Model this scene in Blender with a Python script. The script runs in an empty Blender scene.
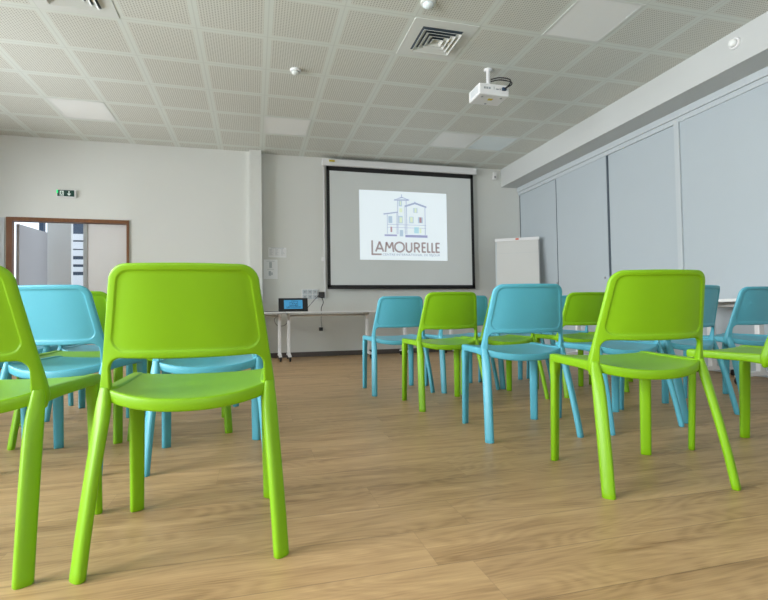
import bpy, bmesh, math, random
from mathutils import Vector, Matrix
from mathutils.geometry import delaunay_2d_cdt
random.seed(7)
PI = math.pi
C = bpy.context.scene.collection

# ---------------------------------------------------------------- camera
cam = bpy.data.cameras.new('camera'); cam_o = bpy.data.objects.new('camera', cam); C.objects.link(cam_o)
YAW, PITCH, ROLL, EYE = .2596, .0289, -.0157, .645
fw = Vector((math.sin(YAW)*math.cos(PITCH), math.cos(YAW)*math.cos(PITCH), math.sin(PITCH)))
rt = Vector((math.cos(YAW), -math.sin(YAW), 0)); up = rt.cross(fw)
r2 = rt*math.cos(ROLL) + up*math.sin(ROLL); u2 = up*math.cos(ROLL) - rt*math.sin(ROLL)
m = Matrix((r2, u2, -fw)).transposed().to_4x4(); m.translation = (0, 0, EYE)
cam_o.matrix_world = m
cam.sensor_width = 36; cam.lens = 36*490.64/768; cam.clip_start = .02
bpy.context.scene.camera = cam_o

# ---------------------------------------------------------------- world, daylight, exposure
W = bpy.data.worlds.new('world'); bpy.context.scene.world = W; W.use_nodes = True
bgn = W.node_tree.nodes['Background']; bgn.inputs[0].default_value = (.80, .90, 1, 1); bgn.inputs[1].default_value = 1.6
vs = bpy.context.scene.view_settings
vs.view_transform = 'Standard'; vs.look = 'None'; vs.gamma = 1; vs.use_curve_mapping = False; vs.exposure = 0.12

def area(name, loc, rot, sx, sy, power, col):
    l = bpy.data.lights.new(name, 'AREA'); l.shape = 'RECTANGLE'; l.size = sx; l.size_y = sy; l.energy = power; l.color = col
    o = bpy.data.objects.new(name, l); C.objects.link(o); o.location = loc; o.rotation_euler = rot; return o
area('daylight_left', (-4.55, .5, 1.75), (0, -PI/2, 0), 1.7, 3.2, 640, (.93, .97, 1))
area('daylight_left_far', (-4.55, 5.1, 1.75), (0, -PI/2, 0), 1.7, 3.2, 270, (.93, .97, 1))
area('daylight_rear', (0.2, -2.75, 1.75), (PI/2, 0, 0), 5.6, 1.7, 60, (.93, .97, 1))

# ---------------------------------------------------------------- materials
def nt(name):
    M = bpy.data.materials.new(name); M.use_nodes = True
    return M, M.node_tree.nodes, M.node_tree.links, M.node_tree.nodes['Principled BSDF']
def mat(name, col, rough=.5, metal=0, bump=0, bscale=200, spec=.5, vary=0, vscale=3, emit=0):
    M, N, L, b = nt(name)
    b.inputs['Base Color'].default_value = (*col, 1); b.inputs['Roughness'].default_value = rough
    b.inputs['Metallic'].default_value = metal; b.inputs['Specular IOR Level'].default_value = spec
    tc = N.new('ShaderNodeTexCoord')
    if vary:
        n = N.new('ShaderNodeTexNoise'); n.inputs['Scale'].default_value = vscale; n.inputs['Detail'].default_value = 4
        L.new(tc.outputs['Object'], n.inputs['Vector'])
        r = N.new('ShaderNodeMix'); r.data_type = 'RGBA'
        r.inputs['A'].default_value = (*[c*(1-vary) for c in col], 1); r.inputs['B'].default_value = (*[min(1, c*(1+vary)) for c in col], 1)
        L.new(n.outputs['Fac'], r.inputs['Factor']); L.new(r.outputs['Result'], b.inputs['Base Color'])
    if bump:
        n = N.new('ShaderNodeTexNoise'); n.inputs['Scale'].default_value = bscale; n.inputs['Detail'].default_value = 2
        L.new(tc.outputs['Object'], n.inputs['Vector'])
        bp = N.new('ShaderNodeBump'); bp.inputs['Strength'].default_value = bump; bp.inputs['Distance'].default_value = .001
        L.new(n.outputs['Fac'], bp.inputs['Height']); L.new(bp.outputs['Normal'], b.inputs['Normal'])
    if emit:
        b.inputs['Emission Color'].default_value = (*col, 1); b.inputs['Emission Strength'].default_value = emit
    return M
GREEN = mat('green_plastic', (.20, .43, .003), .42, vary=.01, spec=.35)
BLUE = mat('blue_plastic', (.085, .38, .49), .42, vary=.01, spec=.45)
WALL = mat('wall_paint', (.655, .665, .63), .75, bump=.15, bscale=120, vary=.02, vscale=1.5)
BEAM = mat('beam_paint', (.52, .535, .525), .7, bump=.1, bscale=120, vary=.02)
PANEL = mat('sliding_panel_laminate', (.43, .48, .51), .42, bump=.05, vary=.015)
TRACK = mat('white_track', (.49, .53, .55), .4, vary=.02)
GAP = mat('dark_gap', (.06, .08, .10), .7, vary=.1)
SKIRT = mat('grey_skirting', (.085, .07, .062), .5, vary=.1, vscale=8)
WHITE = mat('white_metal', (.75, .75, .75), .35, vary=.02)
TOP = mat('white_laminate', (.72, .72, .71), .3, vary=.02)
BLACK = mat('black_plastic', (.012, .012, .013), .4, vary=.2)
BORDER = mat('screen_black_border', (.006, .006, .007), .6, vary=.2)
SCREEN = mat('projection_fabric', (.67, .70, .69), .85, bump=.1, bscale=500, vary=.01)
DOORM = mat('door_laminate', (.62, .61, .60), .5, vary=.02)
DOORD = mat('grey_door_laminate', (.52, .51, .53), .5, vary=.02)
ALU = mat('aluminium', (.45, .46, .46), .35, metal=.8, vary=.04)
PAPER = mat('paper', (.82, .84, .85), .8, vary=.02)
PAD = mat('flipchart_paper', (.60, .60, .575), .8, vary=.03, vscale=2)
PRINT = mat('printed_ink', (.20, .24, .27), .8, vary=.1)
FAINT = mat('faint_ink', (.45, .50, .52), .8, vary=.05)
YELLOW = mat('yellow_sticker', (.62, .48, .02), .5, vary=.1)
RED = mat('red_sticker', (.65, .12, .06), .5, vary=.1)
ORANGE = mat('orange_plastic', (.80, .20, .01), .5, vary=.1)
PLATE = mat('diffuser_plate', (.66, .68, .65), .5, vary=.02)
OPAL = mat('opal_acrylic', (.82, .83, .81), .25, vary=.01)
GREY = mat('grey_plastic', (.30, .31, .32), .5, vary=.05)
CABLE = mat('grey_cable', (.25, .25, .25), .5, vary=.05)
SIGN_G = mat('exit_green', (.004, .05, .035), .4, vary=.1)
SIGN_L = mat('green_lamp', (.02, .75, .25), .4, vary=.1, emit=.6)
SIGN_W = mat('exit_white', (.75, .85, .80), .4, vary=.02)
CARB = mat('car_paint_white', (.7, .72, .75), .3, vary=.03)
NAVY = mat('navy_cladding', (.02, .045, .09), .5, vary=.1)
ASPH = mat('asphalt', (.2, .2, .2), .9, vary=.2)
# the projected picture
def glow(name, col, s=1.0): 
    M, N, L, b = nt(name)
    b.inputs['Base Color'].default_value = (.4, .4, .4, 1); b.inputs['Roughness'].default_value = .9
    b.inputs['Emission Color'].default_value = (*col, 1); b.inputs['Emission Strength'].default_value = s
    n = N.new('ShaderNodeTexNoise'); n.inputs['Scale'].default_value = 300
    bp = N.new('ShaderNodeBump'); bp.inputs['Strength'].default_value = .05
    L.new(n.outputs['Fac'], bp.inputs['Height']); L.new(bp.outputs['Normal'], b.inputs['Normal'])
    return M
P_BG = glow('projected_white', (.66, .77, .82), .75)
P_TXT = glow('projected_brown', (.20, .10, .11), .5)
P_SUB = glow('projected_blue_text', (.12, .28, .45), .45)
P_LINE = glow('projected_blue_line', (.16, .27, .52), .6)
P_PALE = glow('projected_pale_blue', (.36, .58, .78), .55)
P_CYAN = glow('projected_cyan', (.26, .62, .74), .66)
P_YEL = glow('projected_lime', (.62, .76, .48), .7)
P_RED = glow('projected_red', (.32, .05, .10), .6)
P_NAVY = glow('projected_navy', (.12, .16, .48), .62)
T_BLUE = glow('monitor_blue', (.03, .26, .50), .8)
for k_ in (T_BLUE,): k_.node_tree.nodes['Principled BSDF'].inputs['Base Color'].default_value = (.05, .1, .14, 1)
T_DARK = mat('monitor_dark_print', (.01, .03, .06), .5, vary=.1)

def floor_mat():
    M, N, L, b = nt('oak_vinyl_planks')
    tc = N.new('ShaderNodeTexCoord'); sp = N.new('ShaderNodeSeparateXYZ'); L.new(tc.outputs['Object'], sp.inputs[0])
    def mth(op, a, c=None, v=None):
        n = N.new('ShaderNodeMath'); n.operation = op
        for i, s in enumerate((a, c)):
            if s is None: continue
            if isinstance(s, (int, float)): n.inputs[i].default_value = s
            else: L.new(s, n.inputs[i])
        return n.outputs[0]
    PW, PL = .203, 1.30
    yy = mth('DIVIDE', mth('SUBTRACT', sp.outputs['Y'], 1.606 - 10*PW), PW)
    row = mth('FLOOR', yy); fy = mth('SUBTRACT', yy, row)
    wn = N.new('ShaderNodeTexWhiteNoise'); wn.noise_dimensions = '1D'; L.new(row, wn.inputs['W'])
    xx = mth('ADD', mth('DIVIDE', sp.outputs['X'], PL), wn.outputs['Value'])
    col = mth('FLOOR', xx); fx = mth('SUBTRACT', xx, col)
    cb = N.new('ShaderNodeCombineXYZ'); L.new(row, cb.inputs[0]); L.new(col, cb.inputs[1])
    w2 = N.new('ShaderNodeTexWhiteNoise'); w2.noise_dimensions = '3D'; L.new(cb.outputs[0], w2.inputs['Vector'])
    # grain: noise stretched along the plank, shifted for each plank
    sh = N.new('ShaderNodeVectorMath'); sh.operation = 'MULTIPLY_ADD'
    L.new(w2.outputs['Color'], sh.inputs[0]); sh.inputs[1].default_value = (17, 13, 9); L.new(tc.outputs['Object'], sh.inputs[2])
    mp = N.new('ShaderNodeMapping'); mp.inputs['Scale'].default_value = (1.1, 9, 1); L.new(sh.outputs[0], mp.inputs['Vector'])
    g1 = N.new('ShaderNodeTexNoise'); g1.inputs['Scale'].default_value = 1.6; g1.inputs['Detail'].default_value = 5; g1.inputs['Roughness'].default_value = .6
    g1.inputs['Distortion'].default_value = .6; L.new(mp.outputs[0], g1.inputs['Vector'])
    mp3 = N.new('ShaderNodeMapping'); mp3.inputs['Scale'].default_value = (1.0, 4.5, 1); L.new(sh.outputs[0], mp3.inputs['Vector'])
    g0 = N.new('ShaderNodeTexNoise'); g0.inputs['Scale'].default_value = 1.2; g0.inputs['Detail'].default_value = 1; L.new(mp3.outputs[0], g0.inputs['Vector'])
    rings = mth('SINE', mth('MULTIPLY', g0.outputs['Fac'], 150))
    rings = mth('MULTIPLY', mth('ADD', rings, 1), .5)
    mp2 = N.new('ShaderNodeMapping'); mp2.inputs['Scale'].default_value = (3, 60, 1); L.new(sh.outputs[0], mp2.inputs['Vector'])
    g2 = N.new('ShaderNodeTexNoise'); g2.inputs['Scale'].default_value = 3; g2.inputs['Detail'].default_value = 3; L.new(mp2.outputs[0], g2.inputs['Vector'])
    f = mth('ADD', mth('MULTIPLY', g1.outputs['Fac'], .62), mth('MULTIPLY', g2.outputs['Fac'], .26))
    f = mth('ADD', f, mth('MULTIPLY', rings, .06))
    f = mth('ADD', f, mth('ADD', mth('MULTIPLY', w2.outputs['Value'], .06), .03))
    cr = N.new('ShaderNodeValToRGB'); L.new(f, cr.inputs[0])
    e = cr.color_ramp.elements; e[0].position = .34; e[0].color = (.25, .140, .058, 1); e[1].position = .70; e[1].color = (.58, .380, .188, 1)
    e2 = cr.color_ramp.elements.new(.5); e2.color = (.43, .270, .127, 1)
    sy = mth('MINIMUM', fy, mth('SUBTRACT', 1, fy)); sx = mth('MINIMUM', fx, mth('SUBTRACT', 1, fx))
    seam = mth('MAXIMUM', mth('LESS_THAN', sy, .008), mth('MULTIPLY', mth('LESS_THAN', sx, .0010), .35))
    mx = N.new('ShaderNodeMix'); mx.data_type = 'RGBA'; L.new(mth('MULTIPLY', seam, .45), mx.inputs['Factor'])
    L.new(cr.outputs[0], mx.inputs['A']); mx.inputs['B'].default_value = (.09, .055, .03, 1)
    L.new(mx.outputs['Result'], b.inputs['Base Color'])
    b.inputs['Roughness'].default_value = .42; b.inputs['Specular IOR Level'].default_value = .4
    bp = N.new('ShaderNodeBump'); bp.inputs['Strength'].default_value = .25; bp.inputs['Distance'].default_value = .001
    L.new(mth('SUBTRACT', f, seam), bp.inputs['Height']); L.new(bp.outputs['Normal'], b.inputs['Normal'])
    return M
FLOOR = floor_mat()

GX, GY, CH = .139, 3.861, 3.155     # ceiling grid origin and height
def ceil_mat():
    M, N, L, b = nt('perforated_ceiling_tiles')
    tc = N.new('ShaderNodeTexCoord'); sp = N.new('ShaderNodeSeparateXYZ'); L.new(tc.outputs['Object'], sp.inputs[0])
    def mth(op, a, c=None):
        n = N.new('ShaderNodeMath'); n.operation = op
        for i, s in enumerate((a, c)):
            if s is None: continue
            if isinstance(s, (int, float)): n.inputs[i].default_value = s
            else: L.new(s, n.inputs[i])
        return n.outputs[0]
    def fr(o, g): 
        v = mth('DIVIDE', mth('SUBTRACT', o, g - 12), .6); return mth('SUBTRACT', v, mth('FLOOR', v))
    fx, fy = fr(sp.outputs['X'], GX), fr(sp.outputs['Y'], GY)
    ex, ey = mth('MINIMUM', fx, mth('SUBTRACT', 1, fx)), mth('MINIMUM', fy, mth('SUBTRACT', 1, fy))
    d = mth('MINIMUM', ex, ey)
    seam = mth('LESS_THAN', d, .008)
    inner = mth('GREATER_THAN', d, .062)
    NH = 26
    def hx(f): 
        v = mth('MULTIPLY', f, NH); v = mth('SUBTRACT', v, mth('FLOOR', v)); return mth('ABSOLUTE', mth('SUBTRACT', v, .5))
    hh = mth('MAXIMUM', hx(fx), hx(fy))
    hole = mth('MULTIPLY', mth('LESS_THAN', hh, .22), inner)
    m1 = N.new('ShaderNodeMix'); m1.data_type = 'RGBA'; L.new(inner, m1.inputs['Factor'])
    m1.inputs['A'].default_value = (.655, .69, .64, 1); m1.inputs['B'].default_value = (.64, .65, .59, 1)
    m2 = N.new('ShaderNodeMix'); m2.data_type = 'RGBA'; L.new(hole, m2.inputs['Factor'])
    L.new(m1.outputs['Result'], m2.inputs['A']); m2.inputs['B'].default_value = (.31, .30, .265, 1)
    m3 = N.new('ShaderNodeMix'); m3.data_type = 'RGBA'; L.new(mth('MULTIPLY', seam, .18), m3.inputs['Factor'])
    L.new(m2.outputs['Result'], m3.inputs['A']); m3.inputs['B'].default_value = (.25, .26, .24, 1)
    L.new(m3.outputs['Result'], b.inputs['Base Color'])
    b.inputs['Roughness'].default_value = .5
    return M
CEIL = ceil_mat()
def glass_mat():
    M, N, L, b = nt('window_glass')
    t = N.new('ShaderNodeBsdfTransparent'); g = N.new('ShaderNodeBsdfGlossy'); g.inputs['Roughness'].default_value = .02
    fr = N.new('ShaderNodeFresnel'); fr.inputs['IOR'].default_value = 1.45
    mx = N.new('ShaderNodeMixShader'); L.new(fr.outputs[0], mx.inputs[0]); L.new(t.outputs[0], mx.inputs[1]); L.new(g.outputs[0], mx.inputs[2])
    L.new(mx.outputs[0], N['Material Output'].inputs['Surface']); return M
GLASS = glass_mat()
def wood_mat():
    M, N, L, b = nt('brown_wood_frame')
    tc = N.new('ShaderNodeTexCoord'); mp = N.new('ShaderNodeMapping'); mp.inputs['Scale'].default_value = (20, 20, 3)
    L.new(tc.outputs['Object'], mp.inputs['Vector']); n = N.new('ShaderNodeTexNoise'); n.inputs['Scale'].default_value = 2
    L.new(mp.outputs[0], n.inputs['Vector']); cr = N.new('ShaderNodeValToRGB'); L.new(n.outputs['Fac'], cr.inputs[0])
    cr.color_ramp.elements[0].color = (.10, .034, .007, 1); cr.color_ramp.elements[1].color = (.22, .082, .018, 1)
    L.new(cr.outputs[0], b.inputs['Base Color']); b.inputs['Roughness'].default_value = .45; return M
WOOD = wood_mat()

# ---------------------------------------------------------------- helpers
def obj(name, bm, material, parent=None, smooth=False, loc=None):
    me = bpy.data.meshes.new(name)
    bmesh.ops.recalc_face_normals(bm, faces=bm.faces)
    bm.to_mesh(me); bm.free()
    for k in (material if isinstance(material, (list, tuple)) else [material]): me.materials.append(k)
    if smooth: me.shade_smooth() if hasattr(me, 'shade_smooth') else [setattr(p, 'use_smooth', True) for p in me.polygons]
    o = bpy.data.objects.new(name, me); C.objects.link(o)
    if parent: o.parent = parent
    if loc: o.location = loc
    return o
def bx(bm, x0, x1, y0, y1, z0, z1, bev=0, mi=0):
    r = bmesh.ops.create_cube(bm, size=1)
    for v in r['verts']:
        v.co = Vector(((x0+x1)/2 + v.co.x*(x1-x0), (y0+y1)/2 + v.co.y*(y1-y0), (z0+z1)/2 + v.co.z*(z1-z0)))
    fs = set(f for v in r['verts'] for f in v.link_faces)
    for f in fs: f.material_index = mi
    if bev:
        es = set(e for v in r['verts'] for e in v.link_edges)
        bmesh.ops.bevel(bm, geom=list(es), offset=bev, segments=2, affect='EDGES', profile=.5)
def box(name, m, parent, *a, bev=0, loc=None):
    bm = bmesh.new(); bx(bm, *a, bev=bev); return obj(name, bm, m, parent, loc=loc)
def rings_to_bm(bm, rings, close=True, cap0=True, cap1=True):
    vv = [[bm.verts.new(p) for p in r] for r in rings]; n = len(rings[0])
    for a, c in zip(vv, vv[1:]):
        for i in range(n if close else n-1):
            j = (i+1) % n; bm.faces.new((a[i], a[j], c[j], c[i]))
    if cap0: bm.faces.new(vv[0])
    if cap1: bm.faces.new(vv[-1])
    return vv
def tube(bm, pts, r, n=8):
    pts = [Vector(p) for p in pts]; rings = []; pa = None
    for i, p in enumerate(pts):
        d = (pts[min(i+1, len(pts)-1)] - pts[max(i-1, 0)]).normalized()
        if pa is None:
            pa = d.cross(Vector((0, 0, 1)));
            if pa.length < .1: pa = d.cross(Vector((0, 1, 0)))
        pa = (pa - d*pa.dot(d)).normalized(); q = d.cross(pa)
        rr = r[i] if isinstance(r, (list, tuple)) else r
        rings.append([p + (pa*math.cos(2*PI*k/n) + q*math.sin(2*PI*k/n))*rr for k in range(n)])
    rings_to_bm(bm, rings)
def lathe(bm, prof, n=28, M=None):
    rings = [[Vector((r*math.cos(2*PI*k/n), r*math.sin(2*PI*k/n), z)) for k in range(n)] for r, z in prof]
    if M: rings = [[M @ p for p in r] for r in rings]
    rings_to_bm(bm, rings)
def bez(p, n=12):
    p = [Vector(a) for a in p]; out = []
    q = [p[0]] + p + [p[-1]]
    for i in range(1, len(q)-2):
        for k in range(n):
            t = k/n; a, b_, c, d = q[i-1], q[i], q[i+1], q[i+2]
            out.append(.5*((2*b_) + (c-a)*t + (2*a-5*b_+4*c-d)*t*t + (3*b_-a-3*c+d)*t**3))
    return out + [p[-1]]
def thing(name, label, cat, loc=(0, 0, 0), rz=0, group=None):
    o = bpy.data.objects.new(name, None); C.objects.link(o); o.empty_display_size = .1
    o.location = loc; o.rotation_euler = (0, 0, rz); return tag(o, label, cat, group)
def tag(o, label, cat, group=None):
    o['label'] = label; o['category'] = cat
    if group: o['group'] = group
    return o
def struct(o): o['kind'] = 'structure'; return o
def sbox(name, m, *a, parent=None, bev=0):
    o = box(name, m, parent, *a, bev=bev)
    if parent is None: struct(o)
    return o

# ---------------------------------------------------------------- room shell
XL, XR, YB, YF = -4.3, 4.58, -2.5, 7.74
YL = 7.68     # face of the left stretch of the far wall
sbox('floor', FLOOR, XL-.3, XR+.3, YB-.2, YF+.05, -.1, 0)
sbox('ceiling', CEIL, XL-.3, XR+.3, YB-.2, YF+.3, CH, CH+.15)
def wall_with_hole(name, m, axis, p0, p1, a0, a1, z0, z1, holes):
    """slab between p0 and p1 (thickness), along a0..a1, with rectangular holes [(b0,b1,c0,c1)]"""
    bm = bmesh.new(); xs = sorted({a0, a1, *[h[0] for h in holes], *[h[1] for h in holes]})
    for s0, s1 in zip(xs, xs[1:]):
        zs = [(z0, z1)]
        for h in holes:
            if h[0] <= s0+1e-6 and s1 <= h[1]+1e-6: zs = [(z0, h[2]), (h[3], z1)]
        for c0, c1 in zs:
            if c1-c0 < 1e-4: continue
            if axis == 'x': bx(bm, s0, s1, p0, p1, c0, c1)
            else: bx(bm, p0, p1, s0, s1, c0, c1)
    return struct(obj(name, bm, m))
DX0, DX1, DZ = -3.22, -1.715, 2.04
wall_with_hole('wall_back_left', WALL, 'x', YL, YL+.15, XL-.2, -.04, 0, CH, [(DX0, DX1, 0, DZ)])
sbox('wall_back', WALL, -.04, XR+.2, YF, YF+.15, 0, CH)
sbox('trim_1', WALL, -.052, .128, 7.585, YF, 0, CH-.001)            # the pilaster
sbox('wall_right', WALL, XR+.03, XR+.2, YB, YF, 0, CH)
wall_with_hole('wall_left', WALL, 'y', XL-.2, XL, YB-.2, YL, 0, CH, [(-1.8, .4, .95, 2.65), (.6, 2.8, .95, 2.65), (3.0, 5.2, .95, 2.65), (5.4, 6.9, .95, 2.65)])
wall_with_hole('wall_rear', WALL, 'x', YB-.2, YB, XL, XR+.2, 0, CH, [(-2.6, -.2, .95, 2.65), (.2, 2.6, .95, 2.65)])
k = 0
for ax, hs in (('y', [(-1.8, .4), (.6, 2.8), (3.0, 5.2), (5.4, 6.9)]), ('x', [(-2.6, -.2), (.2, 2.6)])):
    for a0, a1 in hs:
        k += 1; bm = bmesh.new(); z0, z1 = .95, 2.65; g = bmesh.new()
        mid = (a0+a1)/2
        for s0, s1, c0, c1 in ((a0, a0+.06, z0, z1), (a1-.06, a1, z0, z1), (mid-.04, mid+.04, z0, z1), (a0, a1, z0, z0+.06), (a0, a1, z1-.06, z1)):
            if ax == 'y': bx(bm, XL-.14, XL-.08, s0, s1, c0, c1)
            else: bx(bm, s0, s1, YB-.14, YB-.08, c0, c1)
        w = struct(obj('window_%d' % k, bm, TRACK))
        if ax == 'y': bx(g, XL-.112, XL-.108, a0, a1, z0, z1)
        else: bx(g, a0, a1, YB-.112, YB-.108, z0, z1)
        obj('pane', g, GLASS, w)
# skirting
sbox('baseboard_back', SKIRT, .128, XR, YF-.012, YF, 0, .075)
bm = bmesh.new(); bx(bm, XL, DX0-.03, YL-.012, YL, 0, .075); bx(bm, DX1+.03, -.052, YL-.012, YL, 0, .075)
struct(obj('baseboard_back_left', bm, SKIRT))
sbox('baseboard_pilaster', SKIRT, -.06, .136, 7.573, 7.585, 0, .075)
# the boxed beam along the right wall
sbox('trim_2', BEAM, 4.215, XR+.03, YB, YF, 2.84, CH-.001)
# sliding panels of the right wall
sbox('trim_3', TRACK, XR-.055, XR+.03, YB, YF, 2.765, 2.84)
sbox('trim_4', TRACK, XR-.03, XR+.03, YB, YF, 2.712, 2.765)
yy = [(6.614, 7.735, 0), (5.515, 6.63, -.018), (4.40, 5.49, 0), (1.6, 4.34, -.012), (-1.2, 1.55, 0)]
for i, (a, b_, dx) in enumerate(yy):
    p = sbox('door_%d' % (i+2), PANEL, XR+dx-.002, XR+.028+dx*.2, a, b_, .015, 2.725)
    if i in (0, 1): box('handle', GREY, p, XR+dx-.012, XR+dx, a+.06, a+.085, 1.07, 1.10)
sbox('trim_5', GAP, XR-.012, XR+.025, 5.489, 5.514, .01, 2.711)     # open shadow gap between two panels
sbox('trim_6', TRACK, XR-.036, XR+.025, 4.338, 4.402, .01, 2.76)    # white post
sbox('trim_10', GAP, XR-.024, XR+.02, 6.6315, 6.640, .01, 2.70)
sbox('trim_7', GAP, XR-.008, XR+.02, 7.728, 7.739, .01, 2.72)
# ---- doorway in the far wall and what shows through it
bm = bmesh.new(); F = .05
bx(bm, DX0, DX0+.07, YL-.02, YL+.05, 0, DZ-.05); bx(bm, DX1-.03, DX1, YL-.02, YL+.10, 0, DZ-.05); bx(bm, DX0, DX1, YL-.02, YL+.10, DZ-.05, DZ)
door = struct(obj('door_1', bm, WOOD))
dl = box('door_leaf', DOORM, door, -2.265, DX1-.03, YL+.05, YL+.09, .01, DZ-.055)
box('edge_strip', ALU, dl, -2.31, -2.262, YL+.04, YL+.10, .01, DZ-.055)
bm = bmesh.new(); bx(bm, 0, .70, -.02, .02, .01, DZ-.07)
lf = obj('door_leaf', bm, DOORD, door); lf.location = (-3.145, YL+.14, 0); lf.rotation_euler = (0, 0, math.radians(82.5))
sbox('trim_8', TRACK, -3.42, DX0-.02, YL-.012, YL, 0, 2.03)
# lobby
sbox('floor_lobby', ASPH, -8, 2, YF+.051, 16, -.12, -.02)
sbox('wall_lobby', WHITE, -3.075, -2.745, 8.62, 8.70, -.02, 2.9)
# glazed front of the lobby
bm = bmesh.new()
for x in (-5.4, -3.735, -1.75): bx(bm, x-.035, x+.035, 10.2, 10.3, 0, 2.9)
bx(bm, -5.4, -1.75, 10.2, 10.3, 2.55, 2.62); bx(bm, -5.4, -1.75, 10.2, 10.3, 2.84, 2.9)
wn = struct(obj('window_7', bm, NAVY)); g = bmesh.new(); bx(g, -5.4, -1.75, 10.248, 10.252, 0, 2.9); obj('pane', g, GLASS, wn)
# building across the street with pale bands
t = thing('building', 'dark blue building with pale bands seen through the narrow gap in the doorway', 'building', (-4.3, 14.0, -.02))
box('wall', NAVY, t, -.35, .35, 0, .4, 0, 3.6)
for z0, z1 in ((2.66, 2.82), (2.44, 2.62), (2.26, 2.41), (2.05, 2.17), (1.86, 1.98), (.2, 1.77)): box('ledge', CARB, t, -.35, .35, -.06, 0, z0, z1)
# ---------------------------------------------------------------- chairs
def sgp(v, e): return math.copysign(abs(v)**e, v)
def sect(cx, cy, z, a, b, ang, e=2.6, n=24, flip=1):
    out = []; ca, sa = math.cos(ang), math.sin(ang)
    for k in range(n):
        t = 2*PI*k/n; x = a*sgp(math.cos(t), 2/e); y = b*sgp(math.sin(t), 2/e)
        out.append(Vector((flip*(cx + ca*x - sa*y), cy + sa*x + ca*y, z)))
    return out
def lerp(tab, z):
    if z <= tab[0][0]: return tab[0][1:]
    for p, q in zip(tab, tab[1:]):
        if z <= q[0]:
            t = (z-p[0])/(q[0]-p[0]); return [u+(w-u)*t for u, w in zip(p[1:], q[1:])]
    return tab[-1][1:]
def smooth_tab(tab, z, r=.02):
    s = [lerp(tab, z+d) for d in (-r, -r/2, 0, r/2, r)]
    return [sum(c)/5 for c in zip(*s)]
OY = -.22     # shift so the empty stands at the middle of the four feet
D2R = PI/180
# right rear leg: z, cx, cy, a, b, angle
REAR = [(0, .246, 0, .0225, .0145, 42*D2R), (.10, .2400, .020, .0228, .0148, 45*D2R), (.22, .2315, .048, .0232, .0152, 48*D2R), (.33, .2225, .077, .0232, .0158, 46*D2R),
        (.38, .2185, .092, .0222, .0162, 38*D2R), (.41, .2175, .101, .0205, .0160, 32*D2R), (.44, .2170, .110, .0165, .0130, 28*D2R), (.47, .2165, .115, .0110, .0080, 28*D2R)]
def rear_leg(s):
    bm = bmesh.new(); zs = [0, .003] + [.02+.0175*i for i in range(27)]
    R = []
    for z in zs:
        cx, cy, a, b, an = smooth_tab(REAR, z) if z > .03 else lerp(REAR, z)
        if z == 0: a -= .002; b -= .002
        if z > .462: break
        R.append(sect(cx, cy+OY, z, a, b, an, flip=s))
    rings_to_bm(bm, R); return bm
def front_leg(s):
    bm = bmesh.new(); R = []
    for z in [0, .003, .03, .08, .14, .2, .26, .32, .36, .39, .405, .42, .432]:
        t = z/.44; a = .0215+.003*t; b = .0135+.002*t; an = -36*D2R; e = 2.8
        if z > .36:
            k = min(1, (z-.36)/.06); a += (.0190-a)*k; b += (.0190-b)*k; an *= (1-k); e = 2.8+1.5*k
        if z == 0: a -= .002; b -= .002
        R.append(sect(.216-.004*t, .445+OY-.017*t, z, a, b, an, e=e, flip=s))
    rings_to_bm(bm, R); return bm
def side_rail(s):
    bm = bmesh.new(); R = []
    for y, hw, z0, z1 in ((.108, .008, .420, .448), (.118, .0125, .412, .457), (.145, .0165, .417, .4585), (.18, .0175, .421, .4580), (.22, .018, .4235, .4585), (.30, .0185, .4250, .4595),
                          (.36, .019, .4265, .4610), (.41, .019, .4265, .4625), (.434, .019, .4265, .4625), (.443, .0180, .428, .4610), (.4475, .0155, .4325, .4570)):
        cx = .2085 + .0035*min(1, max(0, (y-.08)/.3)); n = 20; ring = []
        for k in range(n):
            t = 2*PI*k/n
            ring.append(Vector((s*(cx + hw*sgp(math.cos(t), 2/4.5)), y+OY, (z0+z1)/2 + (z1-z0)/2*sgp(math.sin(t), 2/4.5))))
        R.append(ring)
    rings_to_bm(bm, R); return bm
def seat():
    bm = bmesh.new(); NU = 28; NV = 18; R = []
    for i in range(NU+1):
        u = -1+2*i/NU; top = []; bot = []
        q = 1-abs(u)**2.2
        y0 = .118 - .078*q; y1 = .4485 + .001*q
        W_ = lambda y: .2195 + (.2285-.2195)*(y-.1)/.34 - .012*max(0, (y-.434)/.014)**2
        for j in range(NV+1):
            v = j/NV; y = y0+(y1-y0)*v
            dip = .032*(1-v)**1.2 + .008*v*(1-v)*4 + .006*v
            z = .4600 + .0035*v - dip*q**.8 - .0035*v*v*q - .0025*max(0, abs(u)-.95)/.05
            if v > .93: z -= .006*((v-.93)/.07)**2
            th = .011 + .024*max(0, 1-v/.2)**.8 + .010*max(0, (v-.9)/.1)
            top.append(Vector((u*W_(y), y+OY, z))); bot.append(Vector((u*W_(y), y+OY, z-th)))
        # round the rear lip
        zt, zb = top[0].z, bot[0].z; h = (zt-zb)/2; lip = []
        for a in (75, 40, 0, -40, -75):
            lip.append(Vector((top[0].x, top[0].y - .005*math.cos(a*D2R)**.5, (zt+zb)/2 + h*.97*math.sin(a*D2R))))
        R.append(top + bot[::-1] + lip[::-1])
    rings_to_bm(bm, R); return bm
def back_y(x, z):
    k = (z-.52)/.265
    return .070 - (z-.52)*.185 - .004*k*k + .0345*min(1.1, abs(x/.205))**2.8
XB, XT, ZB, ZT = .2335, .187, .455, .789            # outer half widths at seat and top
def outer(z): return XB + (XT-XB)*(z-ZB)/(ZT-ZB)
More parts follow.
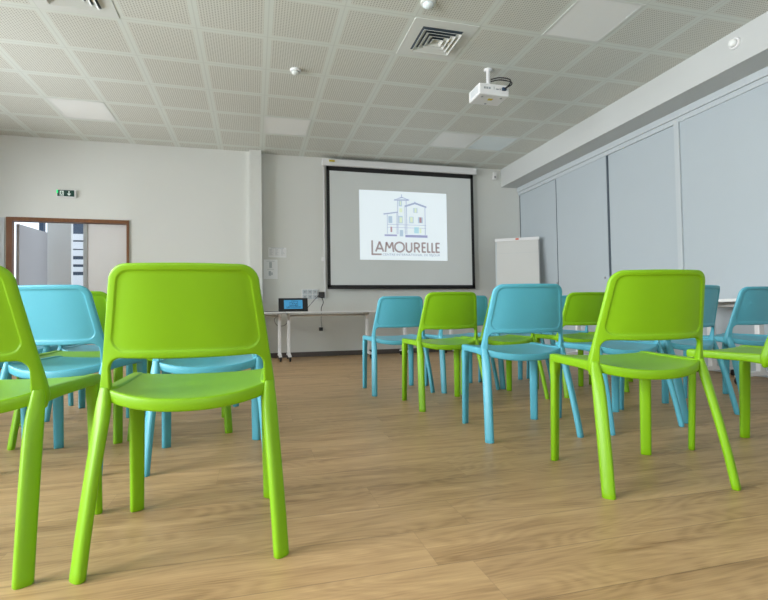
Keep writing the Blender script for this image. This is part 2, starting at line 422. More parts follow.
def back_outline():
    """outline of the backrest with its two short stiles, right half from bottom middle to top middle, then mirrored"""
    P = []; zb = .537; r = .030; xin = outer(.50) - .0255
    for k in range(12): x = (xin-r)*k/12; P.append((x, zb - .004*(1-(x/.17)**2)))
    for k in range(9): a = (90-90*k/8)*D2R; P.append((xin-r+r*math.cos(a), zb-r+r*math.sin(a)))
    for k in range(1, 9): z = zb-r-(zb-r-.408)*k/8; P.append((xin - .001*k/8 + .006*max(0, (.44-z)/.032), z))
    P.append((outer(.42)-.018, .402))
    for k in range(0, 22): z = .408+(ZT-.050-.408)*k/21; P.append((min(outer(z), .2345) - .008*max(0, (.44-z)/.032), z))
    cx, cz, r = outer(ZT-.05)-.050, ZT-.05, .05
    for k in range(1, 11): a = (90*k/10)*D2R; P.append((cx+r*math.cos(a), cz+r*math.sin(a)))
    for k in range(1, 9): P.append((cx*(1-k/9), ZT+.0012*k/9))
    L_ = [(-x, z) for x, z in P[1:]][::-1]
    return P + [(0, ZT+.0013)] + L_
def rr_outline(xb, xt, zb, zt, rb, rtp, nb, bow=0):
    """rounded trapezoid, from the right bottom corner anticlockwise; (x, z)"""
    def half(z): return xb + (xt-xb)*(z-zb)/(zt-zb)
    P = []
    cs = [(half(zb+rb)-rb, zb+rb, rb, -90), (half(zt-rtp)-rtp, zt-rtp, rtp, 0), (-half(zt-rtp)+rtp, zt-rtp, rtp, 90), (-half(zb+rb)+rb, zb+rb, rb, 180)]
    for i, (cx, cz, r, a0) in enumerate(cs):
        for k in range(9): a = (a0+90*k/8)*D2R; P.append((cx+r*math.cos(a), cz+r*math.sin(a)))
        l = P[-1]; d = cs[(i+1) % 4]; e = (d[0]+d[2]*math.cos(d[3]*D2R), d[1]+d[2]*math.sin(d[3]*D2R))
        for k in range(1, nb+1): P.append((l[0]+(e[0]-l[0])*k/(nb+1), l[1]+(e[1]-l[1])*k/(nb+1)))
    return [(x, z - (bow*(1-(x/.2)**2) if z < zb+.03 else 0)) for x, z in P]
def inside(p, poly):
    c = False; x, y = p; n = len(poly)
    for i in range(n):
        (x0, y0), (x1, y1) = poly[i], poly[i-1]
        if (y0 > y) != (y1 > y) and x < (x1-x0)*(y-y0)/(y1-y0)+x0: c = not c
    return c
def backrest():
    bm = bmesh.new(); O = back_outline(); n = len(O); N = []
    for i in range(n):
        a, b = O[i-1], O[(i+1) % n]; dx, dz = b[0]-a[0], b[1]-a[1]; l = math.hypot(dx, dz); N.append((-dz/l, dx/l))
    def thick(x, z): return .0085 + .0075*min(1, max(0, (.545-z)/.09)) - .009*max(0, (.44-z)/.035)
    def V(x, z, k): return Vector((x, back_y(x, z) + k*thick(x, z) + OY, z))
    def ins2(d): return [(p[0]+q_[0]*d, p[1]+q_[1]*d) for p, q_ in zip(O, N)]
    def rec2(d, r): 
        zb = .535+d*.95; zt = ZT-d*.85
        return rr_outline(outer(zb)-d, outer(zt)-d, zb, zt, r, r, 8, bow=.003)
    def side(sgn, steps, recs, inner):
        """bevelled edge rings, flat rim, then the panel"""
        prev = None
        for d, k in steps:
            cur = [bm.verts.new(V(*p, k*sgn)) for p in ins2(d)] if d > 0 else mid
            if prev:
                for i in range(n): bm.faces.new((prev[i], prev[(i+1) % n], cur[(i+1) % n], cur[i]))
            prev = cur
        A = ins2(steps[-1][0]); B = rec2(*recs[0][:2]); m_ = len(B)
        pts = [Vector(p) for p in A+B]
        ed = [(i, (i+1) % n) for i in range(n)] + [(n+i, n+(i+1) % m_) for i in range(m_)]
        r_ = delaunay_2d_cdt(pts, ed, [], 0, 1e-7)
        rb = [bm.verts.new(V(*p, recs[0][2]*sgn)) for p in B]
        allv = prev + rb; mp_ = {}
        for k, src in enumerate(r_[3]): mp_[k] = allv[src[0]] if src else None
        for f in r_[2]:
            c = sum((r_[0][v] for v in f), Vector((0, 0)))/3
            if inside(c, A) and not inside(c, B):
                vs_ = [mp_[v] for v in f]
                if None not in vs_ and len(set(vs_)) == 3:
                    try: bm.faces.new(vs_)
                    except ValueError: pass
        prev = rb
        for d, r, k in recs[1:]:
            cur = [bm.verts.new(V(*p, k*sgn)) for p in rec2(d, r)]
            for i in range(m_): bm.faces.new((prev[i], prev[(i+1) % m_], cur[(i+1) % m_], cur[i]))
            prev = cur
        d, r, k = recs[-1]
        for sc in inner:
            cur = [bm.verts.new(V(p[0]*sc, .663+(p[1]-.663)*sc, k*sgn)) for p in rec2(d, r)]
            for i in range(m_): bm.faces.new((prev[i], prev[(i+1) % m_], cur[(i+1) % m_], cur[i]))
            prev = cur
        bm.faces.new(prev)
    mid = [bm.verts.new(V(*p, 0)) for p in O]
    side(-1, [(0, 0), (.0006, .45), (.0020, .8), (.0042, .96), (.0075, 1.0)],
         [(.0195, .036, 1.0), (.0215, .035, .93), (.0240, .033, .60), (.0265, .032, .50)], (.92, .8, .6, .4, .2))
    side(1, [(0, 0), (.0006, .45), (.0020, .8), (.0042, .96), (.0075, 1.0)], [(.0215, .034, 1.0)], (.9, .75, .55, .35, .18))
    return bm
def make_chair(name, M):
    t = thing(name, '', 'chair')
    obj('seat', seat(), M, t, True); obj('backrest', backrest(), M, t, True)
    for s in (-1, 1):
        obj('leg', rear_leg(s), M, t, True); obj('leg', front_leg(s), M, t, True); obj('side_rail', side_rail(s), M, t, True)
    for c in t.children:
        md = c.modifiers.new('edge', 'EDGE_SPLIT'); md.split_angle = math.radians(60)
    return t
protos = {'g': make_chair('green_chair', GREEN), 'b': make_chair('blue_chair', BLUE)}; used = {'g': False, 'b': False}
def place(kind, x, y, deg, label):
    p = protos[kind]
    if not used[kind]: o = p; used[kind] = True
    else:
        o = p.copy(); C.objects.link(o)
        for ch in list(p.children):
            c = ch.copy(); C.objects.link(c); c.parent = o; c.matrix_parent_inverse = ch.matrix_parent_inverse
    a = deg*D2R; o.location = (x + .22*math.sin(-a), y + .22*math.cos(a), 0); o.rotation_euler = (0, 0, a)
    o['label'] = label; o['category'] = 'chair'
    o['group'] = 'green stacking chairs in the rows' if kind == 'g' else 'blue stacking chairs in the rows'
CHAIRS = [
 ('g', -.179, 1.375, -1.5, 'large green plastic chair in the left foreground, whole backrest and all legs in view'),
 ('g', 1.42, 1.424, -7, 'large green plastic chair in the right foreground, beside the aisle, whole backrest in view'),
 ('g', -.79, 1.434, -8.6, 'green plastic chair cut off by the left edge of the photo, in the foreground'),
 ('g', 2.247, 1.452, 11.5, 'green plastic chair cut off by the right edge of the photo, in the foreground'),
 ('b', 1.369, 2.215, -5, 'largest blue plastic chair, right of the aisle, in front of the white flipchart'),
 ('b', 2.034, 2.201, 4, 'blue plastic chair mostly hidden directly behind the large right foreground green chair'),
 ('b', 2.607, 2.319, 10.4, 'blue plastic chair whose backrest shows just right of the right foreground green chair'),
 ('b', 3.29, 2.49, 6, 'blue plastic chair at the right edge, in front of the white table'),
 ('b', -.191, 2.219, 2.3, 'blue plastic chair right behind the left foreground green chair, seat seen under its backrest'),
 ('b', -.865, 2.33, -16, 'blue plastic chair between the two left foreground green chairs, backrest before the doorway'),
 ('b', -1.42, 2.42, -18, 'blue plastic chair mostly outside the left edge, its front leg under the cut-off green chair'),
 ('g', 1.314, 3.088, 2, 'green plastic chair beside the aisle below the projection screen, third row from the foreground'),
 ('g', 1.849, 3.197, 5, 'green plastic chair hidden behind the largest blue chair, seat showing under its backrest'),
 ('g', 2.50, 3.21, 1, 'green chair with dark backrest between the largest blue chair and right foreground green chair'),
 ('g', 3.09, 3.29, 2, 'green plastic chair fully behind the right foreground green chair, only leg tips visible'),
 ('g', -.385, 2.87, 2, 'green chair two rows behind the left foreground green chair, only legs visible below it'),
 ('g', -.93, 2.845, -4, 'green plastic chair just behind the left blue chair, backrest corner showing right of it'),
 ('g', -1.66, 3.07, -10, 'green chair at the left edge in the third row, one thin leg visible'),
 ('b', 1.161, 3.783, 1.3, 'blue front row chair beside the aisle, leftmost of those right of the aisle'),
 ('b', 1.724, 3.732, 2.5, 'blue front row chair whose backrest edge shows right of the green aisle chair'),
 ('b', 2.267, 3.768, 3, 'blue front row chair hidden behind the large blue aisle chair, thin legs showing below'),
 ('b', 2.84, 3.85, 8, 'blue front row chair behind the dark-backed third row green chair near the flipchart'),
 ('b', -1.03, 3.55, -5, 'blue front row chair left of the aisle, seat seen beneath the left blue backrest'),
 ('b', -.375, 3.70, 0, 'blue front row chair left of the aisle, hidden by the left foreground green chair'),
 ('b', -1.60, 3.75, -8, 'blue front row chair farthest left, only its thin leg visible'),
]
for c in CHAIRS: place(*c)

# ---------------------------------------------------------------- tables
def caster(bm_w, x, y, r=.032):
    lathe(bm_w, [(r*.6, -.012), (r, -.009), (r, .009), (r*.6, .012)], 16, Matrix.Translation((x, y, r)) @ Matrix.Rotation(PI/2, 4, 'Y'))
def table(label, x, y, rz, Lx, Dy, group, h=.725, legs=(0.06, 0.06), folded=False):
    """top centred on x,y; a column on a wheeled foot bar near each end"""
    t = thing('folding_table', label, 'table', (x, y, 0), rz, group)
    tp = box('tabletop', TOP, t, -Lx/2, Lx/2, -Dy/2, Dy/2, h-.025, h, bev=.003)
    box('edge_band', GREY, tp, -Lx/2-.001, Lx/2+.001, -Dy/2-.001, -Dy/2+.002, h-.021, h-.017)
    bm = bmesh.new(); tube(bm, [(-Lx/2+legs[0], .04, h-.055), (Lx/2-legs[1], .04, h-.055)], .016, 10); obj('cross_bar', bm, WHITE, t, True)
    for sx, e in ((-1, legs[0]), (1, legs[1])):
        X = sx*(Lx/2-e); bm = bmesh.new()
        bx(bm, X-.022, X+.022, -.03, .03, .09, h-.09, bev=.006)
        bx(bm, X-.012, X+.012, -Dy*.36, Dy*.36, h-.055, h-.026)
        lg = obj('leg', bm, WHITE, t)
        b2 = bmesh.new()
        rings_to_bm(b2, [[Vector((X-.02, y_, z0)), Vector((X+.02, y_, z0)), Vector((X+.02, y_, z1)), Vector((X-.02, y_, z1))] for y_, z0, z1 in ((-Dy*.43, .062, .080), (-.05, .07, .105), (.05, .07, .105), (Dy*.43, .062, .080))])
        obj('foot_bar', b2, WHITE, lg)
        for sy in (-1, 1):
            b3 = bmesh.new(); caster(b3, X, sy*Dy*.41); bx(b3, X-.016, X+.016, sy*Dy*.41-.012, sy*Dy*.41+.012, .03, .066)
            obj('caster', b3, BLACK, lg)
        b4 = bmesh.new(); rings_to_bm(b4, [[Vector((X-.014, -.02, h-.13)), Vector((X+.014, -.02, h-.13)), Vector((X+.014, .03, h-.13)), Vector((X-.014, .03, h-.13))],
                                           [Vector((X-.014, -.12, h-.03)), Vector((X+.014, -.12, h-.03)), Vector((X+.014, .05, h-.03)), Vector((X-.014, .05, h-.03))]])
        obj('bracket', b4, WHITE, lg)
    return t
GB, GRT = 'white wheeled tables along the far wall', 'white wheeled tables along the right wall'
table('white wheeled table by the pilaster, left end of the far wall tables, cables beneath', -.36, 7.22, 0, 1.55, .55, GB, h=.70)
table('white wheeled table under the left end of the projection screen', 1.185, 7.22, 0, 1.52, .60, GB, h=.70, legs=(.06, .30))
table('white wheeled table below the right half of the screen, hidden by chairs', 2.62, 7.22, 0, .88, .55, GB, h=.69)
table('white wheeled table along the sliding panels at the right edge of the photo', 4.21, 3.25, PI/2, 1.45, .62, GRT, h=.73, legs=(.74, .25))
table('white wheeled table along the sliding panels behind the middle green chairs', 4.21, 5.05, PI/2, 1.45, .62, GRT, h=.73)
# latch block under the near table edge
tag(box('table_latch', BLACK, None, 3.88, 3.93, 3.55, 3.62, .672, .704), 'small black latch under the edge of the table by the right wall', 'latch')

# ---------------------------------------------------------------- screen
SX0, SX1, SZ0, SZ1, SY = 1.12, 3.635, 1.065, 2.99, 7.64
t = thing('projection_screen', 'wide white projection screen with black border hanging on the far wall', 'screen', (2.38, SY, 0))
bm = bmesh.new(); bx(bm, 1.055-2.38, 3.69-2.38, -.04, .06, 3.0, 3.105, bev=.012); cs = obj('casing', bm, WHITE, t)
box('sticker', YELLOW, cs, 1.16-2.38, 1.25-2.38, -.043, -.0395, 3.055, 3.085)
box('fabric', SCREEN, t, SX0+.04-2.38, SX1-.04-2.38, .002, .006, SZ0+.04, SZ1-.04)
bm = bmesh.new(); w = .05
bx(bm, SX0-2.38, SX0+w-2.38, 0, .008, SZ0, SZ1); bx(bm, SX1-w-2.38, SX1-2.38, 0, .008, SZ0, SZ1)
bx(bm, SX0-2.38, SX1-2.38, 0, .008, SZ1-.062, SZ1+.03); bx(bm, SX0-2.38, SX1-2.38, 0, .008, SZ0, SZ0+w)
obj('border', bm, BORDER, t)
bm = bmesh.new(); tube(bm, [(SX0-2.38, .004, SZ0), (SX1-2.38, .004, SZ0)], .014, 10); obj('weight_bar', bm, BORDER, t, True)
box('wall_bracket', WHITE, t, 1.10-2.38, 1.18-2.38, .05, .10, 3.02, 3.08); box('wall_bracket', WHITE, t, 3.56-2.38, 3.64-2.38, .05, .10, 3.02, 3.08)
# projected picture
IX0, IX1, IZ0, IZ1 = 1.645, 3.140, 1.522, 2.648
pic = box('projected_picture', P_BG, t, IX0-2.38, IX1-2.38, -.0005, .0018, IZ0, IZ1)
IW, IH = IX1-IX0, IZ1-IZ0
def U(u, v): return (IX0-2.38 + u*IW, IZ0 + v*IH)           # picture fractions, v upwards
def flat(name, m, polys, parent, y0=-.0035, map_=U, th=.002):
    bm = bmesh.new()
    for P in polys:
        a = [bm.verts.new((map_(*p)[0], y0, map_(*p)[1])) for p in P]
        b_ = [bm.verts.new((map_(*p)[0], y0+th, map_(*p)[1])) for p in P]
        bm.faces.new(a); bm.faces.new(b_[::-1])
        for i in range(len(P)): j = (i+1) % len(P); bm.faces.new((a[j], a[i], b_[i], b_[j]))
    return obj(name, bm, m, parent)
def q(x0, y0, x1, y1): return [(x0, y0), (x1, y0), (x1, y1), (x0, y1)]
def ln(x0, y0, x1, y1, w=.0035, asp=1.335):
    w *= 1.35 if w < .0122 else 1; dx, dy = (x1-x0)*asp, (y1-y0); l = math.hypot(dx, dy); nx, ny = -dy/l*w/asp, dx/l*w
    return [(x0-nx, y0-ny), (x1-nx, y1-ny), (x1+nx, y1+ny), (x0+nx, y0+ny)]
# zoom frame of the picture: x (45..690), y (45..565) -> fractions
def z(x, y): return ((x-38)/655.0, 1-(y-48)/520.0)
def zq(x0, y0, x1, y1): a, b_ = z(x0, y1), z(x1, y0); return q(a[0], a[1], b_[0], b_[1])
def zl(x0, y0, x1, y1, w=.0035): a, b_ = z(x0, y0), z(x1, y1); return ln(a[0], a[1], b_[0], b_[1], w)
def house(parent, mp, y0, mats, th=.002):
    line, pale, cyan, yel, red, navy = mats
    flat('drawn_base', navy, [zq(218, 376, 310, 388), zq(372, 376, 540, 394)], parent, y0, mp, th)
    flat('drawn_walls', line, [zl(240, 225, 240, 372, .0022), zl(310, 215, 310, 372, .0022), zl(318, 110, 318, 372, .003), zl(372, 160, 372, 372, .0028), zl(384, 160, 384, 372, .003),
        zl(524, 165, 524, 372, .003), zl(240, 300, 530, 300, .002), zl(240, 322, 530, 322, .0018), zl(382, 108, 382, 150, .003)], parent, y0, mp, th)
    flat('drawn_roof', line, [[z(286, 116), z(348, 88), z(410, 112), z(400, 106), z(352, 96), z(300, 110)][::1], zl(349, 70, 349, 98, .0035), zl(370, 160, 448, 132, .009), zl(448, 132, 535, 160, .009), zl(448, 120, 448, 136, .003),
        zl(212, 224, 316, 206, .006), zl(292, 114, 402, 110, .006)], parent, y0-.0004, mp, th)
    for P_ in [zq(248, 238, 276, 290), zq(326, 118, 350, 160), zq(330, 340, 356, 388), zq(404, 236, 436, 286), zq(470, 238, 506, 284), zq(322, 234, 354, 290), zq(436, 170, 466, 206)]: flat('drawn_shutters', pale, [P_], parent, y0, mp, th)
    flat('drawn_door', cyan, [zq(440, 316, 474, 362)], parent, y0-.0004, mp, th)
    for P_ in [zq(330, 176, 352, 206), zq(330, 244, 350, 284), zq(410, 240, 430, 280), zq(444, 172, 460, 204), zq(480, 322, 494, 360), zq(334, 122, 344, 152)]: flat('drawn_lit_window', yel, [P_], parent, y0-.0004, mp, th)
    flat('drawn_red_shutters', red, [zq(480, 240, 496, 280), zq(262, 318, 274, 358)], parent, y0-.0006, mp, th)
house(pic, U, -.0035, (P_LINE, P_PALE, P_CYAN, P_YEL, P_RED, P_NAVY))
# the word, drawn with even strokes
def word(mp, y0, m, parent, th=.002):
    P = []; w = .0123; X0, Y0, Yb = 160, 432, 506        # cap height between Y0 and Yb
    def S(x0, y0_, x1, y1_): P.append(zl(x0, y0_, x1, y1_, w))
    def arc(cx, cy, rx, ry, a0, a1, n=18):
        for k in range(n):
            a, b_ = (a0+(a1-a0)*k/n)*D2R, (a0+(a1-a0)*(k+1.15)/n)*D2R
            S(cx+rx*math.cos(a), cy-ry*math.sin(a), cx+rx*math.cos(b_), cy-ry*math.sin(b_))
    S(126, 424, 126, 530); S(121, 527, 194, 527)                                    # tall L
    S(152, 506, 180, 432); S(180, 432, 208, 506); S(164, 484, 197, 484)             # A
    S(222, 508, 230, 434); S(230, 434, 252, 480); S(252, 480, 274, 434); S(274, 434, 282, 508)   # M
    arc(327, 470, 35, 36, 0, 360, 26)                                               # O
    S(378, 434, 378, 482); S(418, 434, 418, 482); arc(398, 482, 20, 24, 180, 360, 10)   # U
    S(440, 508, 440, 434); S(440, 437, 458, 437); S(440, 474, 458, 474); arc(458, 455.5, 18, 18.5, -90, 90, 10); S(456, 474, 478, 508)  # R
    for x in (499, 606): S(x, 432, x, 508); S(x, 436, x+27, 436); S(x, 469, x+24, 469); S(x, 504, x+27, 504)   # E
    for x in (540, 574): S(x, 432, x, 508); S(x, 504, x+21, 504)                       # L L
    # one overlap is split so faces never coincide
    flat('lettering', m, P, parent, y0, mp, th)
word(U, -.0038, P_TXT, pic)
def text(s, size, m, parent, loc, width=None, rot=(PI/2, 0, 0), name='lettering'):
    cu = bpy.data.curves.new('t', 'FONT'); cu.body = s; cu.size = size; cu.extrude = .0006; cu.align_x = 'LEFT'
    o = bpy.data.objects.new('t', cu); C.objects.link(o)
    dg = bpy.context.evaluated_depsgraph_get(); me = bpy.data.meshes.new_from_object(o.evaluated_get(dg))
    bpy.data.objects.remove(o); me.materials.clear(); me.materials.append(m)
    r = bpy.data.objects.new(name, me); C.objects.link(r); r.parent = parent; r.location = loc; r.rotation_euler = rot
    xs = [v.co.x for v in me.vertices]
    if width: 
        k = width/(max(xs)-min(xs))
        for v in me.vertices: v.co.x *= k
    return r
a = z(200, 535); b_ = z(634, 535)
text('CENTRE INTERNATIONAL DE SÉJOUR', .050, P_SUB, pic, (U(*a)[0], -.003, U(*a)[1]), width=(b_[0]-a[0])*IW)

# ---------------------------------------------------------------- items on the far wall and table
t = thing('exit_sign', 'small green running-man exit sign on the wall above the doorway', 'sign', (-2.5, YL, 2.388))
box('housing', WHITE, t, -.118, .118, -.03, 0, -.055, .05, bev=.005)
fc = box('face', SIGN_G, t, -.108, .098, -.0325, -.03, -.042, .045)
box('lamp', SIGN_L, t, -.118, -.100, -.034, -.029, 0, .045)
mp = lambda u, v: (u, v)
flat('pictogram', SIGN_W, [q(-.078, -.034, -.030, .034)], fc, -.0335, mp, .0008)
flat('running_figure', SIGN_G, [q(-.060, .016, -.050, .027), [(-.066, .012), (-.048, .012), (-.050, -.008), (-.062, -.008)], [(-.062, -.006), (-.054, -.006), (-.066, -.030), (-.073, -.028)], [(-.057, -.006), (-.050, -.006), (-.038, -.026), (-.045, -.028)], [(-.050, .010), (-.048, .004), (-.036, .000), (-.036, .005)]], fc, -.0342, mp, .0006)
flat('arrow', SIGN_W, [q(.028, -.008, .042, .034), [(.010, -.002), (.035, -.036), (.060, -.002)]], fc, -.0335, mp, .0008)

# papers
t = thing('notice_board', 'row of small white notices fixed to the wall above the poster', 'notice', (.36, YF, 1.625))
box('plate', PAPER, t, -.135, .135, -.006, 0, -.075, .075)
for i in range(3): box('sheet', WHITE, t, -.128+i*.087, -.048+i*.087, -.009, -.006, -.06, .06)
for i in range(3):
    for k in range(5): box('printed_line', FAINT, t, -.12+i*.087, -.12+i*.087+random.uniform(.03, .062), -.0098, -.009, .04-k*.02, .046-k*.02)
box('printed_line', PRINT, t, -.10, .10, -.0098, -.006, .066, .071)
t = thing('wall_poster', 'white paper poster with a small grey drawing, below the notices on the wall', 'poster', (.255, YF, 1.365))
box('sheet', PAPER, t, -.105, .105, -.004, 0, -.15, .15)
flat('drawing', FAINT, [q(-.02, .02, .02, .11), q(-.05, -.005, .05, .0), q(-.03, -.10, .005, -.03), q(.01, -.09, .03, -.05), q(-.06, .12, .06, .125)], t, -.0052, mp, .001)
# sockets
t = thing('socket_panel', 'white panel of wall sockets beside the black power adapter', 'sockets', (.855, YF, .975))
box('back_plate', WHITE, t, -.13, .13, -.01, 0, -.083, .083, bev=.003)
for i in range(3):
    for j in range(2):
        bm = bmesh.new(); bx(bm, -.118+i*.081, -.046+i*.081, -.016, -.009, -.075+j*.078, -.004+j*.078, bev=.003)
        s = obj('socket', bm, TRACK, t)
        bm = bmesh.new(); lathe(bm, [(.014, 0), (.014, .0015)], 16, Matrix.Translation((-.082+i*.081, -.0165, -.04+j*.078)) @ Matrix.Rotation(PI/2, 4, 'X')); obj('socket_hole', bm, GREY, s)
t = thing('power_adapter', 'black plug adapter on the wall right of the white sockets', 'adapter', (1.035, YF, .965))
box('body', BLACK, t, -.045, .045, -.05, 0, -.045, .045, bev=.006)
bm = bmesh.new(); tube(bm, bez([(0, -.03, -.04), (.02, -.05, -.12), (-.01, -.05, -.2), (-.02, -.10, -.265)]), .006); obj('cable', bm, BLACK, t, True)
bm = bmesh.new(); tube(bm, bez([(-.04, -.03, 0), (-.14, -.09, -.10), (-.22, -.2, -.18), (-.30, -.42, -.25)]), .004); obj('cable', bm, BLACK, t, True)
bm = bmesh.new(); tube(bm, bez([(1.03, 7.70, .695), (1.02, 7.705, .58), (1.03, 7.70, .45)]), .005)
t = tag(obj('hanging_cable', bm, CABLE, None, True), 'dark cable with black plug hanging down below the table under the screen', 'cable')
bm = bmesh.new(); bx(bm, .985, 1.045, 7.68, 7.72, .40, .455, bev=.006); obj('plug', bm, BLACK, t)
bm = bmesh.new(); tube(bm, bez([(.40, 7.50, .66), (.30, 7.56, .60), (.34, 7.60, .50), (.45, 7.60, .50), (.52, 7.56, .60), (.49, 7.52, .66)]), .005)
tag(obj('looped_cable', bm, CABLE, None, True), 'grey cable looped under the tables near the small monitor', 'cable')
bm = bmesh.new(); tube(bm, bez([(.02, 6.98, .704), (.2, 7.0, .706), (.33, 7.08, .706)]), .004)
tag(obj('monitor_cable', bm, BLACK, None, True), 'black cable lying on the table left of the small monitor', 'cable')
sbox('trim_9', WHITE, 1.085, 1.105, YF-.015, YF, .9, 3.02)
tag(box('junction_box', WHITE, None, 1.045, 1.10, YF-.03, YF, 1.50, 1.56, bev=.003), 'small white box on the wall trunking left of the screen', 'box')
# small monitor
t = thing('small_monitor', 'black tilted desktop display with a blue picture, standing on the white table', 'monitor', (.545, 7.12, .70))
bm = bmesh.new()
def wedge(x0, x1, P): 
    rings_to_bm(bm, [[Vector((x0, y, z_)) for y, z_ in P], [Vector((x1, y, z_)) for y, z_ in P]])
wedge(-.205, .205, [(-.06, .002), (-.055, .012), (.0, .195), (.018, .19), (.09, .012), (.09, .002)]); obj('housing', bm, BLACK, t)
tl = math.atan2(.055, .183)
pv = bpy.data.objects.new('screen_face', None)
bm = bmesh.new(); bx(bm, -.130, .130, -.0015, .0005, -.065, .065); sc = obj('screen', bm, T_BLUE, t); sc.location = (0, -.0285, .105); sc.rotation_euler = (-tl, 0, 0)
mp2 = lambda u, v: (-.125+u*.25, -.065+v*.135)
flat('drawn_house', T_DARK, [zl(212, 224, 316, 206, .012), zl(292, 114, 402, 110, .012), zl(372, 156, 448, 132, .012), zl(448, 132, 535, 160, .012), zl(318, 110, 318, 372, .008), zl(384, 160, 384, 372, .008), zl(524, 165, 524, 372, .008), zl(240, 225, 240, 372, .007), zq(218, 370, 540, 392), zq(404, 240, 436, 290), zq(470, 240, 500, 290), zq(440, 320, 474, 370), zq(330, 240, 352, 290)], sc, -.0025, mp2, .0008)
word(mp2, -.0027, T_DARK, sc, .0008)

# flipchart
t = thing('flipchart', 'white flipchart easel with blank paper pad standing in the far right corner', 'flipchart', (4.09, 7.04, 0), math.radians(-31))
tilt = math.radians(-9)
def tb(name, m, *a, parent=t, bev=0):
    bm = bmesh.new(); bx(bm, *a, bev=bev); M = Matrix.Translation((0, 0, .785)) @ Matrix.Rotation(tilt, 4, 'X')
    for v in bm.verts: v.co = M @ v.co
    return obj(name, bm, m, parent)
tb('board', TRACK, -.345, .345, 0, .018, 0, 1.08, bev=.006)
pd = tb('paper_pad', PAD, -.32, .335, -.014, -.001, .03, 1.05)
tb('sheet_crease', FAINT, -.32, .335, -.0148, -.0142, .83, .832, parent=pd)
tb('side_edge', GREY, .337, .349, -.006, .02, 0, 1.08)
cl = tb('clamp_bar', WHITE, -.35, .35, -.03, .01, 1.035, 1.085, bev=.006)
tb('sticker', RED, -.02, .03, -.032, -.03, 1.048, 1.075, parent=cl)
for a, b_ in (((-.28, .02, .78), (-.34, -.25, 0)), ((.28, .02, .78), (.34, -.25, 0)), ((0, .2, 1.72), (0, .50, 0))):
    bm = bmesh.new(); tube(bm, [a, b_], .014, 10); lg = obj('leg', bm, ALU, t, True)
    bm = bmesh.new(); lathe(bm, [(.02, 0), (.02, .03), (.015, .035)], 14, Matrix.Translation((b_[0], b_[1], 0))); obj('rubber_foot', bm, BLACK, lg)
bm = bmesh.new(); tube(bm, [(0, .19, 1.74), (0, .15, 1.70)], .02, 8); obj('hinge', bm, GREY, t)

# small orange box seen through the opening of the left foreground chair
tag(box('orange_box', ORANGE, None, -.73, -.62, 6.85, 7.0, 0, .16, bev=.005), 'tiny orange box on the floor by the far wall, seen under the left foreground backrest', 'box')

# ---------------------------------------------------------------- ceiling items
def ceil_xy(i, j): return GX + .6*(i+.5), GY + .6*(j+.5)
LI = [(-4, 4, 'flat white ceiling light panel nearest the doorway wall at the left'), (0, 4, 'flat white ceiling light panel above and left of the projection screen'),
      (4, 4, 'matt white ceiling light panel above the right end of the screen, beside the shiny one'), (5, 4, 'shiny reflecting ceiling light panel closest to the beam near the far wall'),
      (4, -1, 'large flat white ceiling light panel at the top right, nearest the camera')]
GLOSS = mat('glossy_acrylic', (.72, .80, .82), .08, vary=.03)
for i, j, lb in LI:
    x, y = ceil_xy(i, j); t = thing('ceiling_light', lb, 'ceiling light', (x, y, CH), 0, 'unlit ceiling light panels')
    bm = bmesh.new()
    for a in ((-.295, .295, -.295, -.270), (-.295, .295, .270, .295), (-.295, -.270, -.27, .27), (.270, .295, -.27, .27)): bx(bm, *a, -.003, 0)
    obj('frame', bm, PLATE, t); box('diffuser', GLOSS if (i, j) == (5, 4) else OPAL, t, -.27, .27, -.27, .27, -.002, 0)
for i, j, lb in ((2, 0, 'square stepped air vent in the ceiling left of the projector'), (-3, 0, 'square stepped air vent in the ceiling cut off by the top left edge')):
    x, y = ceil_xy(i, j); t = thing('air_vent', lb, 'air vent', (x, y, CH), 0, 'square ceiling air vents')
    bm = bmesh.new(); H = .19
    for a in ((-.295, .295, -.295, -H), (-.295, .295, H, .295), (-.295, -H, -H, H), (H, .295, -H, H)): bx(bm, *a, -.004, 0)
    obj('plate', bm, PLATE, t)
    box('duct', GAP, t, -H, H, -H, H, -.0025, -.001)
    for k in range(4):
        s0 = H - .01 - k*.042; s1 = s0-.034; bm = bmesh.new()
        lo = [Vector((sx*s0, sy*s0, -.028)) for sx, sy in ((-1, -1), (1, -1), (1, 1), (-1, 1))]
        hi = [Vector((sx*s1, sy*s1, -.006)) for sx, sy in ((-1, -1), (1, -1), (1, 1), (-1, 1))]
        lo2 = [p + Vector((0, 0, .003)) for p in lo]; hi2 = [p*1 + Vector((0, 0, .003)) for p in hi]
        vv = rings_to_bm(bm, [lo, hi, hi2, lo2], cap0=False, cap1=False)
        for q0 in range(4): bm.faces.new((vv[3][q0], vv[3][(q0+1) % 4], vv[0][(q0+1) % 4], vv[0][q0]))
        obj('cone_ring', bm, PLATE, t)
    box('centre_plate', PLATE, t, -.022, .022, -.022, .022, -.012, -.004)
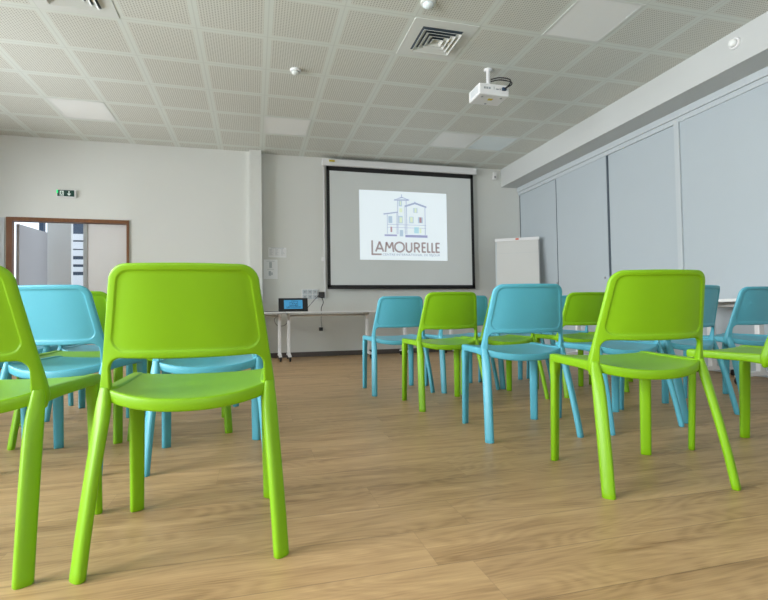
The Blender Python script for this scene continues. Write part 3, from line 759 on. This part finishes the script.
# smoke detector, dome sensor
t = thing('smoke_detector', 'small round white smoke detector on the ceiling left of the middle', 'smoke detector', (.43, 5.0, CH))
bm = bmesh.new(); lathe(bm, [(.055, 0), (.055, -.012), (.048, -.02)]); obj('base', bm, WHITE, t, False)
bm = bmesh.new(); lathe(bm, [(.036, -.02), (.040, -.03), (.034, -.045), (.012, -.05)]); obj('sensing_chamber', bm, PLATE, t, True)
bm = bmesh.new(); lathe(bm, [(.0385, -.026), (.0385, -.030)]); obj('grille', bm, GREY, t)
t = thing('dome_sensor', 'round glossy ceiling sensor at the top edge above the air vent', 'sensor', (1.38, 3.66, CH))
bm = bmesh.new(); lathe(bm, [(.062, 0), (.062, -.010), (.05, -.014)]); obj('base', bm, PLATE, t)
bm = bmesh.new(); lathe(bm, [(.046, -.014), (.042, -.03), (.026, -.042), (.008, -.046)]); obj('dome', bm, GLOSS, t, True)
t = thing('motion_sensor', 'round white motion sensor on the side of the beam at the top right', 'sensor', (4.215, 3.39, 3.035))
Mx = Matrix.Rotation(-PI/2, 4, 'Y')
bm = bmesh.new(); lathe(bm, [(.052, 0), (.052, .012), (.046, .02)], 28, Mx); obj('base', bm, WHITE, t)
bm = bmesh.new(); lathe(bm, [(.036, .018), (.036, .035), (.028, .055), (.010, .062)], 28, Mx); obj('lens', bm, OPAL, t, True)
t = thing('corner_sensor', 'small white box sensor in the top corner left of the beam end', 'sensor', (4.08, YF, 3.03))
box('body', WHITE, t, -.03, .03, -.05, 0, -.07, .06, bev=.008); box('lens', GREY, t, -.018, .018, -.054, -.05, -.05, -.01)

# projector
t = thing('projector', 'white projector hanging from the ceiling on a short pole with black cables', 'projector', (2.36, 4.55, 0))
ZP = 2.895
bm = bmesh.new(); bx(bm, -.165, .165, -.125, .125, ZP-.06, ZP+.055, bev=.012); bd = obj('body', bm, WHITE, t)
bm = bmesh.new(); lathe(bm, [(.035, 0), (.035, .02), (.028, .025)], 24, Matrix.Translation((.05, .112, ZP)) @ Matrix.Rotation(-PI/2, 4, 'X')); obj('lens', bm, BLACK, bd)
for k in range(9): box('vent_slat', FAINT, bd, -.1665, -.1645, -.085+k*.019, -.078+k*.019, ZP-.035, ZP+.035)
bm = bmesh.new()
for x0, x1, h in ((-.115, -.095, .02), (-.088, -.068, .02), (-.061, -.041, .02), (-.005, .0, .03), (.02, .05, .012), (.058, .072, .016)): bx(bm, x0, x1, -.127, -.123, ZP-.004, ZP-.004+h)
obj('sockets', bm, GREY, bd)
box('blue_plug', NAVY, bd, .082, .125, -.150, -.123, ZP-.008, ZP+.018)
box('sticker', YELLOW, bd, -.02, .03, -.04, 0, ZP-.0615, ZP-.06)
bm = bmesh.new()
for p in ((-.11, -.07), (.1, -.07), (0, .08)): lathe(bm, [(.012, ZP-.065), (.012, ZP-.05)], 12, Matrix.Translation((*p, 0)))
obj('foot', bm, GREY, bd)
bm = bmesh.new(); lathe(bm, [(.021, ZP+.075), (.021, CH-.01), (.045, CH-.01), (.045, CH)], 20, Matrix.Translation((.0, -.0, 0))); obj('pole', bm, WHITE, t, True)
box('mount_plate', WHITE, t, -.07, .07, -.05, .05, ZP+.055, ZP+.077)
for d in (0, .022):
    bm = bmesh.new(); tube(bm, bez([(.02, -.015, ZP+.13+d), (.10, -.05, ZP+.14+d), (.19, -.10, ZP+.11+d), (.175-d, -.16, ZP+.05), (.105, -.155, ZP+.005)]), .0065); obj('cable', bm, BLACK, t, True)
